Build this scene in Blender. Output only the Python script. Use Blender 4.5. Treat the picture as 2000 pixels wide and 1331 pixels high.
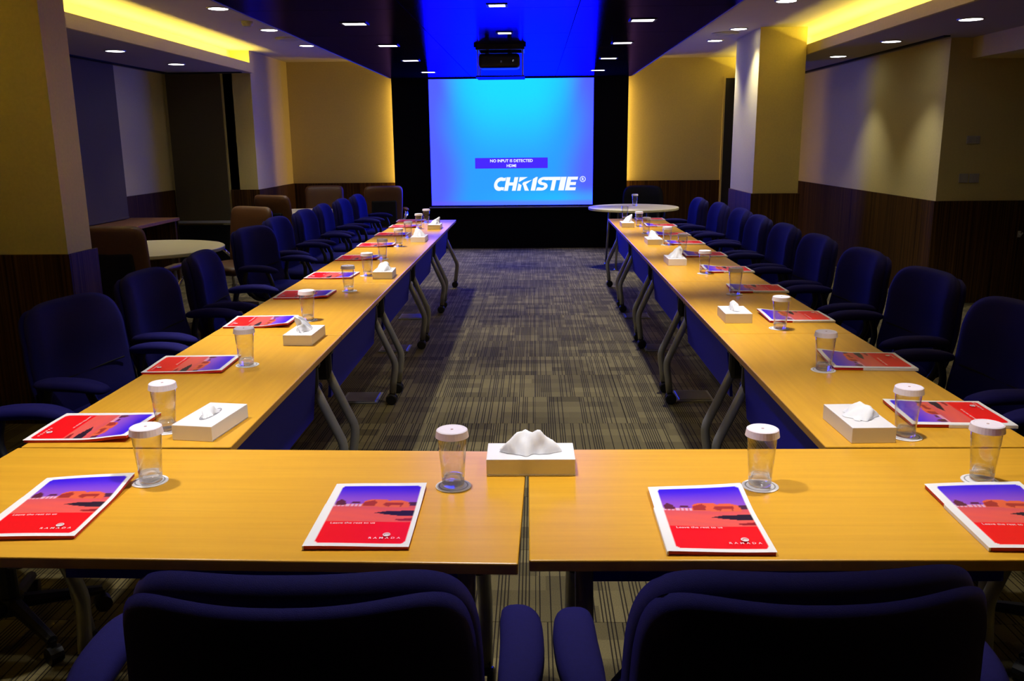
import bpy, bmesh, math, random
from mathutils import Vector, Matrix, Euler
R = math.radians
rng = random.Random(7)
SC = bpy.context.scene
COL = SC.collection
for o in list(bpy.data.objects):
    bpy.data.objects.remove(o)

# ------------------------------------------------------------------ camera
CAM_Z = 1.575
cd = bpy.data.cameras.new('camera')
cd.sensor_width = 36.0
cd.lens = 36.0 * 1705.4 / 2000.0
cd.clip_start, cd.clip_end = 0.05, 80
cam = bpy.data.objects.new('camera', cd)
COL.objects.link(cam)
PITCH, YAW, ROLL = .2242, -.0268, -.0094
cp, sp = math.cos(PITCH), math.sin(PITCH)
fwd = Vector((math.sin(YAW) * cp, math.cos(YAW) * cp, -sp))
right = Vector((math.cos(YAW), -math.sin(YAW), 0))
up = right.cross(fwd)
r2 = right * math.cos(ROLL) + up * math.sin(ROLL)
u2 = -right * math.sin(ROLL) + up * math.cos(ROLL)
M = Matrix((r2, u2, -fwd)).transposed().to_4x4()
M.translation = Vector((0, 0, CAM_Z))
cam.matrix_world = M
SC.camera = cam

# ------------------------------------------------------------------ light levels, world, exposure
vs = SC.view_settings
vs.view_transform = 'Standard'
vs.look = 'None'
vs.gamma = 1
vs.use_curve_mapping = False
vs.exposure = 0.0
W = bpy.data.worlds.new('world')
SC.world = W
W.use_nodes = True
W.node_tree.nodes['Background'].inputs[0].default_value = (0.02, 0.02, 0.03, 1)
W.node_tree.nodes['Background'].inputs[1].default_value = 0.0
P_TABLE = 192.0      # spots over the table runs
P_FRONT = 96.0     # spots over the front tables
P_CENTRE = 48.0     # spots over the aisle
P_SIDE = 78.0        # spots in the raised side ceilings
P_LOW = 42.0        # spots in the low outer ceilings
P_COVE = 92.0       # warm strips in the coves (per strip)
P_EDGE = 11.0        # warm strips behind the black screen wall
SCREEN = 1.0
C_SPOT = (1.0, .96, .95)
C_WARM = (1.0, .78, .10)

# ------------------------------------------------------------------ helpers
MATS = {}


def mat(name, color, rough=.6, metal=0.0, noise=0.0, nscale=20, bump=0.0, bscale=200, spec=None, emit=None, es=1.0, coat=0.0, sheen=0.0):
    if name in MATS:
        return MATS[name]
    m = bpy.data.materials.new(name)
    m.use_nodes = True
    nt = m.node_tree
    b = nt.nodes['Principled BSDF']
    b.inputs['Base Color'].default_value = (*color, 1)
    b.inputs['Roughness'].default_value = rough
    b.inputs['Metallic'].default_value = metal
    if spec is not None:
        b.inputs['Specular IOR Level'].default_value = spec
    if coat:
        b.inputs['Coat Weight'].default_value = coat
        b.inputs['Coat Roughness'].default_value = .25
    if sheen:
        b.inputs['Sheen Weight'].default_value = sheen
        b.inputs['Sheen Roughness'].default_value = .5
        b.inputs['Sheen Tint'].default_value = (min(1, color[0] * 8), min(1, color[1] * 8), min(1, color[2] * 8), 1)
    if emit is not None:
        b.inputs['Emission Color'].default_value = (*emit, 1)
        b.inputs['Emission Strength'].default_value = es
    tc = nt.nodes.new('ShaderNodeTexCoord')
    if noise:
        n = nt.nodes.new('ShaderNodeTexNoise')
        n.inputs['Scale'].default_value = nscale
        n.inputs['Detail'].default_value = 4
        nt.links.new(tc.outputs['Object'], n.inputs['Vector'])
        mr = nt.nodes.new('ShaderNodeMapRange')
        mr.inputs['To Min'].default_value = 1 - noise
        mr.inputs['To Max'].default_value = 1 + noise
        nt.links.new(n.outputs['Fac'], mr.inputs['Value'])
        mx = nt.nodes.new('ShaderNodeVectorMath')
        mx.operation = 'SCALE'
        mx.inputs[0].default_value = color
        nt.links.new(mr.outputs[0], mx.inputs['Scale'])
        nt.links.new(mx.outputs[0], b.inputs['Base Color'])
    if bump:
        n2 = nt.nodes.new('ShaderNodeTexNoise')
        n2.inputs['Scale'].default_value = bscale
        n2.inputs['Detail'].default_value = 3
        nt.links.new(tc.outputs['Object'], n2.inputs['Vector'])
        bp = nt.nodes.new('ShaderNodeBump')
        bp.inputs['Strength'].default_value = bump
        bp.inputs['Distance'].default_value = .002
        nt.links.new(n2.outputs['Fac'], bp.inputs['Height'])
        nt.links.new(bp.outputs[0], b.inputs['Normal'])
    MATS[name] = m
    return m


def wood_mat(name, c1, c2, rough=.35, stretch=(1.2, 30, 30), coat=0.0, contrast=(.3, .7), bump=0.0, spec=.5):
    m = bpy.data.materials.new(name)
    m.use_nodes = True
    nt = m.node_tree
    b = nt.nodes['Principled BSDF']
    b.inputs['Roughness'].default_value = rough
    b.inputs['Specular IOR Level'].default_value = spec
    if coat:
        b.inputs['Coat Weight'].default_value = coat
        b.inputs['Coat Roughness'].default_value = .3
    tc = nt.nodes.new('ShaderNodeTexCoord')
    oi = nt.nodes.new('ShaderNodeObjectInfo')
    mp = nt.nodes.new('ShaderNodeMapping')
    mp.inputs['Scale'].default_value = stretch
    nt.links.new(tc.outputs['Object'], mp.inputs['Vector'])
    ad = nt.nodes.new('ShaderNodeVectorMath')
    ad.operation = 'ADD'
    nt.links.new(mp.outputs[0], ad.inputs[0])
    sc_ = nt.nodes.new('ShaderNodeMath')
    sc_.operation = 'MULTIPLY'
    sc_.inputs[1].default_value = 37
    nt.links.new(oi.outputs['Random'], sc_.inputs[0])
    nt.links.new(sc_.outputs[0], ad.inputs[1])
    n = nt.nodes.new('ShaderNodeTexNoise')
    n.inputs['Scale'].default_value = 1.0
    n.inputs['Detail'].default_value = 5
    n.inputs['Distortion'].default_value = .4
    nt.links.new(ad.outputs[0], n.inputs['Vector'])
    cr = nt.nodes.new('ShaderNodeValToRGB')
    cr.color_ramp.elements[0].position = contrast[0]
    cr.color_ramp.elements[1].position = contrast[1]
    cr.color_ramp.elements[0].color = (*c1, 1)
    cr.color_ramp.elements[1].color = (*c2, 1)
    nt.links.new(n.outputs['Fac'], cr.inputs[0])
    nt.links.new(cr.outputs[0], b.inputs['Base Color'])
    if bump:
        bp = nt.nodes.new('ShaderNodeBump')
        bp.inputs['Strength'].default_value = bump
        bp.inputs['Distance'].default_value = .004
        nt.links.new(n.outputs['Fac'], bp.inputs['Height'])
        nt.links.new(bp.outputs[0], b.inputs['Normal'])
    MATS[name] = m
    return m


def link(o, parent=None):
    COL.objects.link(o)
    if parent is not None:
        o.parent = parent
    return o


def mesh_obj(name, bm, m=None, parent=None, smooth=False):
    me = bpy.data.meshes.new(name)
    bmesh.ops.recalc_face_normals(bm, faces=bm.faces[:])
    bm.to_mesh(me)
    bm.free()
    if smooth:
        for p in me.polygons:
            p.use_smooth = True
    for mm in (m if isinstance(m, (list, tuple)) else [m]):
        if mm is not None:
            me.materials.append(mm)
    return link(bpy.data.objects.new(name, me), parent)


def tag(o, label=None, cat=None, group=None, kind=None):
    if label:
        o['label'] = label
    if cat:
        o['category'] = cat
    if group:
        o['group'] = group
    if kind:
        o['kind'] = kind
    return o


def empty(name, loc=(0, 0, 0), rz=0.0):
    o = bpy.data.objects.new(name, None)
    o.empty_display_size = .1
    o.location = loc
    o.rotation_euler = (0, 0, rz)
    return link(o)


def copy_tree(o, parent=None):
    c = o.copy()
    COL.objects.link(c)
    c.parent = parent
    for ch in o.children:
        copy_tree(ch, c)
    return c


def box(bm, x0, x1, y0, y1, z0, z1, bevel=0.0, seg=2):
    v = [bm.verts.new(p) for p in ((x0, y0, z0), (x1, y0, z0), (x1, y1, z0), (x0, y1, z0), (x0, y0, z1), (x1, y0, z1), (x1, y1, z1), (x0, y1, z1))]
    fs = [bm.faces.new([v[i] for i in f]) for f in ((0, 3, 2, 1), (4, 5, 6, 7), (0, 1, 5, 4), (1, 2, 6, 5), (2, 3, 7, 6), (3, 0, 4, 7))]
    if bevel:
        es = set(e for f in fs for e in f.edges)
        bmesh.ops.bevel(bm, geom=list(es), offset=bevel, segments=seg, profile=.5, affect='EDGES')
    return bm


def boxes(*bs, bevel=0.0):
    bm = bmesh.new()
    for b in bs:
        box(bm, *b, bevel=bevel)
    return bm


def tube(bm, pts, rad, n=10, cap=True):
    pts = [Vector(p) for p in pts]
    rads = rad if isinstance(rad, (list, tuple)) else [rad] * len(pts)
    rings = []
    prev = None
    for i, p in enumerate(pts):
        d = (pts[min(i + 1, len(pts) - 1)] - pts[max(i - 1, 0)]).normalized()
        if prev is None:
            a = Vector((0, 1, 0)) if abs(d.y) < .9 else Vector((1, 0, 0))
            x = d.cross(a).normalized()
        else:
            x = (prev - d * prev.dot(d)).normalized()
        prev = x
        y = d.cross(x)
        rings.append([bm.verts.new(p + (x * math.cos(2 * math.pi * k / n) + y * math.sin(2 * math.pi * k / n)) * rads[i]) for k in range(n)])
    for a, b in zip(rings, rings[1:]):
        for k in range(n):
            bm.faces.new((a[k], a[(k + 1) % n], b[(k + 1) % n], b[k]))
    if cap:
        bm.faces.new(rings[0][::-1])
        bm.faces.new(rings[-1])
    return bm


def lathe(bm, prof, n=28, close=False, loc=(0, 0, 0)):
    """prof: list of (r, z); a radius of 0 closes the pole"""
    L = Vector(loc)
    rings = []
    for r, z in prof:
        if r <= 1e-6:
            rings.append([bm.verts.new(L + Vector((0, 0, z)))])
        else:
            rings.append([bm.verts.new(L + Vector((r * math.cos(2 * math.pi * k / n), r * math.sin(2 * math.pi * k / n), z))) for k in range(n)])
    pairs = list(zip(rings, rings[1:]))
    if close:
        pairs.append((rings[-1], rings[0]))
    for a, b in pairs:
        for k in range(n):
            k2 = (k + 1) % n
            if len(a) == 1 and len(b) == 1:
                continue
            if len(a) == 1:
                bm.faces.new((a[0], b[k2], b[k]))
            elif len(b) == 1:
                bm.faces.new((a[k], a[k2], b[0]))
            else:
                bm.faces.new((a[k], a[k2], b[k2], b[k]))
    return bm


def smooth_path(pts, n=6):
    """Catmull-Rom through pts"""
    P = [Vector(p) for p in pts]
    P = [P[0] * 2 - P[1]] + P + [P[-1] * 2 - P[-2]]
    out = []
    for i in range(1, len(P) - 2):
        for k in range(n):
            t = k / n
            a, b, c, d = P[i - 1:i + 3]
            out.append(.5 * ((2 * b) + (c - a) * t + (2 * a - 5 * b + 4 * c - d) * t * t + (3 * b - a - 3 * c + d) * t ** 3))
    out.append(P[-2])
    return out


def slab(name, W_, H_, T, shape, m, parent, nu=22, nv=22, corner=5.0, edge=6.0, taper=None):
    """a cushion: rounded outline W_ x H_, thickness T, bent by shape(u,v,side)->Vector; u in -1..1, v in 0..1"""
    bm = bmesh.new()
    grids = []
    for side in (1, -1):
        g = []
        for j in range(nv + 1):
            vv = -1 + 2 * j / nv
            vv = math.copysign(abs(vv) ** .75, vv)
            row = []
            for i in range(nu + 1):
                uu = -1 + 2 * i / nu
                uu = math.copysign(abs(uu) ** .75, uu)
                # squircle mapping
                k = (abs(uu) ** corner + abs(vv) ** corner) ** (1 / corner) or 1e-9
                s = max(abs(uu), abs(vv)) / k if k > 1e-8 else 1
                u, v = uu * s, vv * s
                tt = max(0, 1 - max(abs(uu), abs(vv)) ** edge) ** .5
                wv = W_ * .5 * (taper((v + 1) / 2) if taper else 1)
                p = shape(u, (v + 1) / 2, wv, H_)
                n = shape.normal(u, (v + 1) / 2, wv, H_) if hasattr(shape, 'normal') else Vector((0, 1, 0))
                row.append(p + n * (side * T * .5 * tt))
            g.append(row)
        grids.append(g)
    V = [[None] * (nu + 1) for _ in range(nv + 1)]
    for j in range(nv + 1):
        for i in range(nu + 1):
            V[j][i] = bm.verts.new(grids[0][j][i])
    B = [[None] * (nu + 1) for _ in range(nv + 1)]
    for j in range(nv + 1):
        for i in range(nu + 1):
            if i in (0, nu) or j in (0, nv):
                B[j][i] = V[j][i]
            else:
                B[j][i] = bm.verts.new(grids[1][j][i])
    for G, fl in ((V, False), (B, True)):
        for j in range(nv):
            for i in range(nu):
                q = [G[j][i], G[j][i + 1], G[j + 1][i + 1], G[j + 1][i]]
                bm.faces.new(q[::-1] if fl else q)
    return mesh_obj(name, bm, m, parent, smooth=True)


class Bent:
    def __init__(self, f):
        self.f = f

    def __call__(self, u, v, w, h):
        return Vector(self.f(u, max(0.0, v), w, h))

    def normal(self, u, v, w, h):
        e = .01
        a = Vector(self.f(u + e, v, w, h)) - Vector(self.f(u - e, v, w, h))
        a = Vector(self.f(u + e, max(0.0, v), w, h)) - Vector(self.f(u - e, max(0.0, v), w, h))
        b = Vector(self.f(u, max(0.0, v) + e, w, h)) - Vector(self.f(u, max(0.0, v - e), w, h))
        n = a.cross(b)
        return n.normalized()


def text_mesh(name, s, size, m, parent=None, spacing=1.0, bold=0.0, shear=0.0, align='LEFT', extrude=0.0):
    c = bpy.data.curves.new(name, 'FONT')
    c.body = s
    c.size = size
    c.space_character = spacing
    c.offset = bold
    c.shear = shear
    c.align_x = align
    c.extrude = extrude
    c.resolution_u = 3
    o = bpy.data.objects.new(name + '_source', c)
    COL.objects.link(o)
    bpy.context.view_layer.update()
    me = bpy.data.meshes.new_from_object(o.evaluated_get(bpy.context.evaluated_depsgraph_get()))
    bpy.data.objects.remove(o)
    bpy.data.curves.remove(c)
    me.name = name
    me.materials.clear()
    me.materials.append(m)
    return link(bpy.data.objects.new(name, me), parent)


def lin(r, g, b):
    f = lambda c: (c / 255 / 12.92) if c <= 10 else ((c / 255 + .055) / 1.055) ** 2.4
    return (f(r), f(g), f(b))


def attr_mat(name, rough=.4, emit=0.0, spec=.5):
    m = bpy.data.materials.new(name)
    m.use_nodes = True
    nt = m.node_tree
    b = nt.nodes['Principled BSDF']
    b.inputs['Roughness'].default_value = rough
    b.inputs['Specular IOR Level'].default_value = spec
    a = nt.nodes.new('ShaderNodeAttribute')
    a.attribute_name = 'print'
    if emit:
        b.inputs['Base Color'].default_value = (0, 0, 0, 1)
        nt.links.new(a.outputs['Color'], b.inputs['Emission Color'])
        b.inputs['Emission Strength'].default_value = emit
    else:
        nt.links.new(a.outputs['Color'], b.inputs['Base Color'])
    MATS[name] = m
    return m


def colour_grid(name, nx, ny, pos, colour, m, parent):
    """a flat printed sheet: pos(u,v)->xyz, colour(u,v)->rgb per vertex"""
    vs_, fs, cs = [], [], []
    for j in range(ny + 1):
        for i in range(nx + 1):
            u, v = i / nx, j / ny
            vs_.append(pos(u, v))
            cs.extend((*colour(u, v), 1.0))
    for j in range(ny):
        for i in range(nx):
            a = j * (nx + 1) + i
            fs.append((a, a + 1, a + nx + 2, a + nx + 1))
    me = bpy.data.meshes.new(name)
    me.from_pydata(vs_, [], fs)
    at = me.attributes.new('print', 'FLOAT_COLOR', 'POINT')
    at.data.foreach_set('color', cs)
    me.materials.append(m)
    for p in me.polygons:
        p.use_smooth = True
    return link(bpy.data.objects.new(name, me), parent)


# ------------------------------------------------------------------ materials
M_wall = mat('wallpaper', (.64, .54, .21), .85, noise=.10, nscale=60, bump=.25, bscale=350)
M_ceil = mat('ceiling_paint', (.55, .49, .40), .9, noise=.03, nscale=8)
M_lowceil = mat('low_ceiling_paint', (.34, .29, .26), .9, noise=.03, nscale=8)
M_blackwall = mat('black_wall', (.004, .004, .005), .8, noise=.2, nscale=30, spec=.05)
M_wains = wood_mat('dark_wainscot_veneer', (.020, .007, .0015), (.10, .046, .007), .6, (60, 60, .7), contrast=(.35, .68), bump=.4, spec=.15)
M_table = wood_mat('beech_laminate', (.70, .345, .022), (.80, .42, .030), .34, (2.2, 45, 45), contrast=(.25, .75), spec=.4)
M_edge = wood_mat('table_edge_band', (.42, .21, .03), (.50, .26, .04), .5, (2, 40, 40))
M_navy = mat('navy_fabric', (.0095, .0075, .095), .85, noise=.15, nscale=120, bump=.3, bscale=700, spec=.15)
M_black = mat('black_plastic', (.008, .008, .010), .45, noise=.1, nscale=40)
M_blackmat = mat('matt_black', (.006, .006, .007), .75, noise=.1, nscale=40, spec=.2)
M_steel = mat('grey_powder_coat', (.30, .30, .31), .38, metal=.35, noise=.06, nscale=60)
M_chrome = mat('chrome', (.75, .75, .78), .15, metal=1.0, noise=.03, nscale=30)
M_panel = mat('navy_modesty_fabric', (.004, .003, .50), .6, spec=.3, noise=.12, nscale=150, bump=.2, bscale=500)
M_white = mat('white_card', (.82, .80, .82), .6, noise=.02, nscale=30)
M_tissue = mat('tissue_paper', (.86, .86, .89), .9, noise=.03, nscale=80)
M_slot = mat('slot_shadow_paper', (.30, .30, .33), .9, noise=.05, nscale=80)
M_lid = mat('paper_lid', (.80, .73, .82), .7, noise=.02, nscale=60)
M_dot = mat('lid_dot', (.50, .33, .33), .7, noise=.02, nscale=60)
M_red = mat('red_pages', (.55, .012, .02), .5, noise=.08, nscale=90)
M_cream = mat('cream_laminate', (.62, .56, .30), .4, noise=.04, nscale=14)
M_tan = mat('tan_leather', (.10, .038, .006), .5, noise=.15, nscale=25, bump=.3, bscale=250)
M_brownwood = wood_mat('brown_desk_wood', (.20, .08, .02), (.30, .13, .035), .45, (2, 30, 30))
M_blind = mat('brown_blind', (.085, .068, .030), .9, noise=.10, nscale=90, bump=.2, bscale=400)
M_blind2 = mat('mauve_blind', (.10, .078, .045), .9, noise=.10, nscale=90, bump=.2, bscale=400)
M_bar = mat('pale_bar', (.34, .34, .36), .5, noise=.03, nscale=20)
M_door = mat('dark_door', (.012, .012, .012), .5, noise=.1, nscale=12)
M_plate = mat('white_switch_plastic', (.42, .40, .38), .4, noise=.03, nscale=30)
M_led = mat('downlight_lens', (1, 1, 1), .5, emit=(1, .97, 1), es=9.0, noise=.01)
M_ring = mat('downlight_trim', (.30, .30, .32), .35, metal=.6, noise=.03)
M_text = mat('printed_white', (.80, .70, .72), .6, noise=.02)
M_floorbox = mat('brushed_floor_box', (.16, .16, .20), .28, metal=.7, noise=.08, nscale=50)

# glossy black ceiling panel
M_gloss = mat('gloss_black_panel', (.005, .005, .006), .17, spec=.55, noise=.15, nscale=6)

# black panels; the blue of the screen's reflection is put into the gloss tint
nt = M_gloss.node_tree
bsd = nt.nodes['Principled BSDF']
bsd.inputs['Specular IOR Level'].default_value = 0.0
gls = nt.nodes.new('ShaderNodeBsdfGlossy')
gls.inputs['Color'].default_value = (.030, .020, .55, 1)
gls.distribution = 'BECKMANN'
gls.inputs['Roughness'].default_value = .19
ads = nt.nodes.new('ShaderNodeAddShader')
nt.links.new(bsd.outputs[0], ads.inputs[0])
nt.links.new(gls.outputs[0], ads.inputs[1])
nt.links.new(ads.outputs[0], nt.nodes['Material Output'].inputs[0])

# carpet: bands of tonal blocks under irregular dark lines that run down the room
M_carpet = bpy.data.materials.new('carpet_tile_pile')
M_carpet.use_nodes = True
nt = M_carpet.node_tree
b = nt.nodes['Principled BSDF']
b.inputs['Roughness'].default_value = .95
b.inputs['Specular IOR Level'].default_value = .1
N = nt.nodes.new
Lk = nt.links.new
geo = N('ShaderNodeNewGeometry')
sep = N('ShaderNodeSeparateXYZ')
Lk(geo.outputs['Position'], sep.inputs[0])


def mth(op, a, b_=None, c_=None):
    n = N('ShaderNodeMath')
    n.operation = op
    for i, x in enumerate((a, b_, c_)):
        if x is None:
            continue
        if isinstance(x, (int, float)):
            n.inputs[i].default_value = x
        else:
            Lk(x, n.inputs[i])
    return n.outputs[0]


X, Yp = sep.outputs[0], sep.outputs[1]
TP = .53                                    # tile pitch
row = mth('FLOOR', mth('DIVIDE', Yp, TP))
colm = mth('FLOOR', mth('DIVIDE', X, TP))


def white(*vals):
    n = N('ShaderNodeTexWhiteNoise')
    n.noise_dimensions = '3D'
    cx = N('ShaderNodeCombineXYZ')
    for i, v_ in enumerate(vals):
        if isinstance(v_, (int, float)):
            cx.inputs[i].default_value = v_
        else:
            Lk(v_, cx.inputs[i])
    Lk(cx.outputs[0], n.inputs['Vector'])
    return n.outputs['Value']


LCW = .0125
xl = mth('DIVIDE', X, LCW)
lcell = mth('FLOOR', xl)
lfr = mth('SUBTRACT', xl, lcell)
lines = mth('MULTIPLY', mth('GREATER_THAN', white(lcell, row, 3.3), .42), mth('LESS_THAN', lfr, .36))
# tonal blocks
band = mth('FLOOR', mth('DIVIDE', Yp, TP / 5))
xs = mth('ADD', mth('DIVIDE', X, .20), mth('MULTIPLY', white(band, 1.7, 9.1), 5.0))
blk = white(mth('FLOOR', xs), band, 5.5)
tone = mth('MULTIPLY_ADD', blk, .62, .58)
tilet = mth('MULTIPLY_ADD', white(colm, row, .5), .14, .93)
pile = N('ShaderNodeTexNoise')
pile.inputs['Scale'].default_value = 260
pile.inputs['Detail'].default_value = 2
Lk(geo.outputs['Position'], pile.inputs['Vector'])
pt = mth('MULTIPLY_ADD', pile.outputs['Fac'], .9, .55)
val = mth('MULTIPLY', mth('MULTIPLY', tone, tilet), pt)
sc1 = N('ShaderNodeVectorMath')
sc1.operation = 'SCALE'
sc1.inputs[0].default_value = (.158, .130, .056)
Lk(val, sc1.inputs['Scale'])
mixc = N('ShaderNodeMix')
mixc.data_type = 'RGBA'
Lk(mth('MULTIPLY', lines, .92), mixc.inputs[0])
Lk(sc1.outputs[0], mixc.inputs[6])
mixc.inputs[7].default_value = (.012, .009, .007, 1)
Lk(mixc.outputs[2], b.inputs['Base Color'])
bp = N('ShaderNodeBump')
bp.inputs['Strength'].default_value = .4
bp.inputs['Distance'].default_value = .002
Lk(pile.outputs['Fac'], bp.inputs['Height'])
Lk(bp.outputs[0], b.inputs['Normal'])

# glass: thin walls pass light and reflect by Fresnel; the thick foot refracts
M_glass = bpy.data.materials.new('tumbler_glass')
M_glass.use_nodes = True
nt = M_glass.node_tree
nt.nodes.clear()
out = nt.nodes.new('ShaderNodeOutputMaterial')
tr = nt.nodes.new('ShaderNodeBsdfTransparent')
tr.inputs[0].default_value = (.96, .96, .95, 1)
gl = nt.nodes.new('ShaderNodeBsdfGlossy')
gl.inputs['Roughness'].default_value = .03
lw_ = nt.nodes.new('ShaderNodeLayerWeight')
lw_.inputs['Blend'].default_value = .5
lp_ = nt.nodes.new('ShaderNodeMath')
lp_.operation = 'POWER'
lp_.inputs[1].default_value = 3.0
nt.links.new(lw_.outputs['Facing'], lp_.inputs[0])
lw = nt.nodes.new('ShaderNodeMath')
lw.operation = 'MULTIPLY_ADD'
lw.inputs[1].default_value = .9
lw.inputs[2].default_value = .05
nt.links.new(lp_.outputs[0], lw.inputs[0])
mx = nt.nodes.new('ShaderNodeMixShader')
nt.links.new(lw.outputs[0], mx.inputs[0])
nt.links.new(tr.outputs[0], mx.inputs[1])
nt.links.new(gl.outputs[0], mx.inputs[2])
nt.links.new(mx.outputs[0], out.inputs[0])
M_foot = bpy.data.materials.new('thick_glass')
M_foot.use_nodes = True
bb = M_foot.node_tree.nodes['Principled BSDF']
bb.inputs['Base Color'].default_value = (.97, .98, 1, 1)
bb.inputs['Roughness'].default_value = .02
bb.inputs['Transmission Weight'].default_value = 1.0
bb.inputs['IOR'].default_value = 1.5

nt = M_foot.node_tree
ftr = nt.nodes.new('ShaderNodeBsdfTransparent')
fmx = nt.nodes.new('ShaderNodeMixShader')
fmx.inputs[0].default_value = .5
nt.links.new(ftr.outputs[0], fmx.inputs[1])
nt.links.new(bb.outputs[0], fmx.inputs[2])
nt.links.new(fmx.outputs[0], nt.nodes['Material Output'].inputs[0])

# ------------------------------------------------------------------ the room
T = .735
H_HI, H_SOF, H_LOW = 2.745, 2.485, 2.465
YB = 13.38             # beige back wall
YF = -.8
XLI, XLO, XRI, XRO = -.866, -1.472, .811, 1.403
Y0, LT = 2.331, 1.473
COLX = -3.655          # left column face / fascia plane region
WZ = .985              # wainscot top


def struct(name, bm, m, parent=None, smooth=False, label=None):
    o = mesh_obj(name, bm, m, parent, smooth)
    if parent is None:
        o['kind'] = 'structure'
        o['label'] = label or name.replace('_', ' ')
    elif label:
        o['label'] = label
    return o


floor = struct('floor', boxes((-7, 7, YF, 14.0, -.06, -.008)), M_blackmat, label='floor laid with brown striped carpet tiles')
ttile = boxes((.0012, TP - .0012, .0012, TP - .0012, -.0078, 0))
for v in list(ttile.verts):
    pass
base_tile = None
rest = bmesh.new()
for j in range(int(YF / TP) - 1, int(13.45 / TP)):
    for i in range(-13, 14):
        x0, y0 = i * TP, j * TP
        if -4 <= i <= 4 and 2 <= j:
            if base_tile is None:
                base_tile = mesh_obj('carpet_tile', ttile, M_carpet, floor)
                o = base_tile
            else:
                o = base_tile.copy()
                COL.objects.link(o)
                o.parent = floor
            o.location = (x0, y0, 0)
        elif -12 < i < 12:
            box(rest, x0 + .0012, x0 + TP - .0012, y0 + .0012, y0 + TP - .0012, -.0078, 0)
tag(mesh_obj('carpet_tiles_beyond', rest, M_carpet, floor), kind='stuff')


def wainscot(parent, x0, x1, y0, y1):
    return mesh_obj('wainscot', boxes((x0, x1, y0, y1, 0, WZ), bevel=.003), M_wains, parent)


# back: beige walls either side of a free-standing black screen wall
wb = struct('wall_back', boxes((-3.66, 5.0, YB, YB + .15, 0, 2.9)), M_wall, label='beige papered back wall')
wainscot(wb, -3.655, -1.9, YB - .02, YB)
wainscot(wb, 1.2, 2.80, YB - .02, YB)
sw = struct('wall_screen', boxes((-2.08, 1.372, 13.20, 13.26, 0, 2.6)), M_blackwall, label='matt black screen wall standing off the back wall')
mesh_obj('return_panel', boxes((-1.85, -1.80, 13.26, YB, 0, 2.6), (1.08, 1.13, 13.26, YB, 0, 2.6)), M_blackwall, sw)
door = struct('door_1', boxes((2.80, 3.75, YB - .03, YB, 0, 2.45)), M_door, label='dark doorway beside the right column')
mesh_obj('door_frame', boxes((2.775, 2.80, YB - .04, YB, 0, 2.475), (2.80, 3.75, YB - .04, YB, 2.45, 2.475)), M_wall, door)

# left side
wl = struct('wall_left', boxes((-4.95, -4.80, YF, 11.65, 0, 2.9)), M_wall, label='left wall of the side bay')
wainscot(wl, -4.80, -4.775, 3.0, 11.65)
wl2 = struct('wall_left_bay_end', boxes((-4.95, -3.9, 11.65, 11.8, 0, 2.9)), M_wall, label='end wall of the left bay')
cl = struct('wall_left_column', boxes((-4.02, COLX, 11.65, YB, 0, H_HI)), M_wall, label='beige column at the far left corner')
wainscot(cl, -4.02, COLX + .02, 11.63, 11.65)
wainscot(cl, COLX, COLX + .02, 11.65, YB)
pl = struct('wall_left_pillar', boxes((-5.0, -2.60, 4.79, 5.06, 0, H_HI)), M_wall, label='beige pillar at the left edge of the photo')
wainscot(pl, -5.0, -2.585, 4.77, 4.79)
wainscot(pl, -2.60, -2.585, 4.79, 5.10)

# right side
cr_ = struct('wall_right_column', boxes((2.43, 2.93, 9.92, 11.05, 0, H_HI)), M_wall, label='beige column on the right with a pale lit flank')
wainscot(cr_, 2.41, 2.95, 9.90, 9.92)
wainscot(cr_, 2.41, 2.43, 9.92, 11.05)
wr = struct('wall_right', boxes((3.82, 6.5, 8.5, YB, 0, 2.9)), M_wall, label='right wall block with switch plates')
wainscot(wr, 3.80, 6.5, 8.48, 8.5)
wainscot(wr, 3.80, 3.82, 8.5, YB)
wr2 = struct('wall_right_far', boxes((6.4, 6.55, YF, 8.5, 0, 2.9)), M_wall, label='far right wall outside the frame')

# ceilings
ceil = struct('ceiling', boxes((-3.9, 3.3, YF, YB + .1, H_HI, H_HI + .1)), M_ceil, label='plain painted ceiling over the side aisles')
# left low ceiling with lip and cove
lowl = mesh_obj('low_ceiling', boxes((-4.95, -3.63, YF, 11.65, H_LOW, H_LOW + .03)), M_lowceil, ceil)
mesh_obj('cove_lip', boxes((-3.63, -3.60, YF, 11.62, H_LOW, H_LOW + .115)), M_wall, ceil)
mesh_obj('cove_back', boxes((-3.93, -3.90, YF, 11.65, H_LOW + .03, H_HI)), M_ceil, ceil)
mesh_obj('curtain_slot', boxes((-4.70, -4.63, 3, 11.4, H_LOW - .012, H_LOW), (-4.70, -3.70, 11.40, 11.46, H_LOW - .012, H_LOW)), M_blackmat, ceil)
mesh_obj('low_ceiling', boxes((2.97, 6.5, YF, YB, H_LOW, H_LOW + .03)), M_lowceil, ceil)
mesh_obj('cove_lip', boxes((2.94, 2.97, YF, 13.3, H_LOW, H_LOW + .10)), M_wall, ceil)
mesh_obj('cove_back', boxes((3.24, 3.27, YF, YB, H_LOW + .03, H_HI)), M_ceil, ceil)
mesh_obj('curtain_slot', boxes((3.66, 3.72, 8.3, 13.0, H_LOW - .012, H_LOW)), M_blackmat, ceil)
mesh_obj('bulkhead', boxes((4.02, 6.5, 5.5, 8.5, 2.28, H_LOW)), M_wall, ceil)
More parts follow.
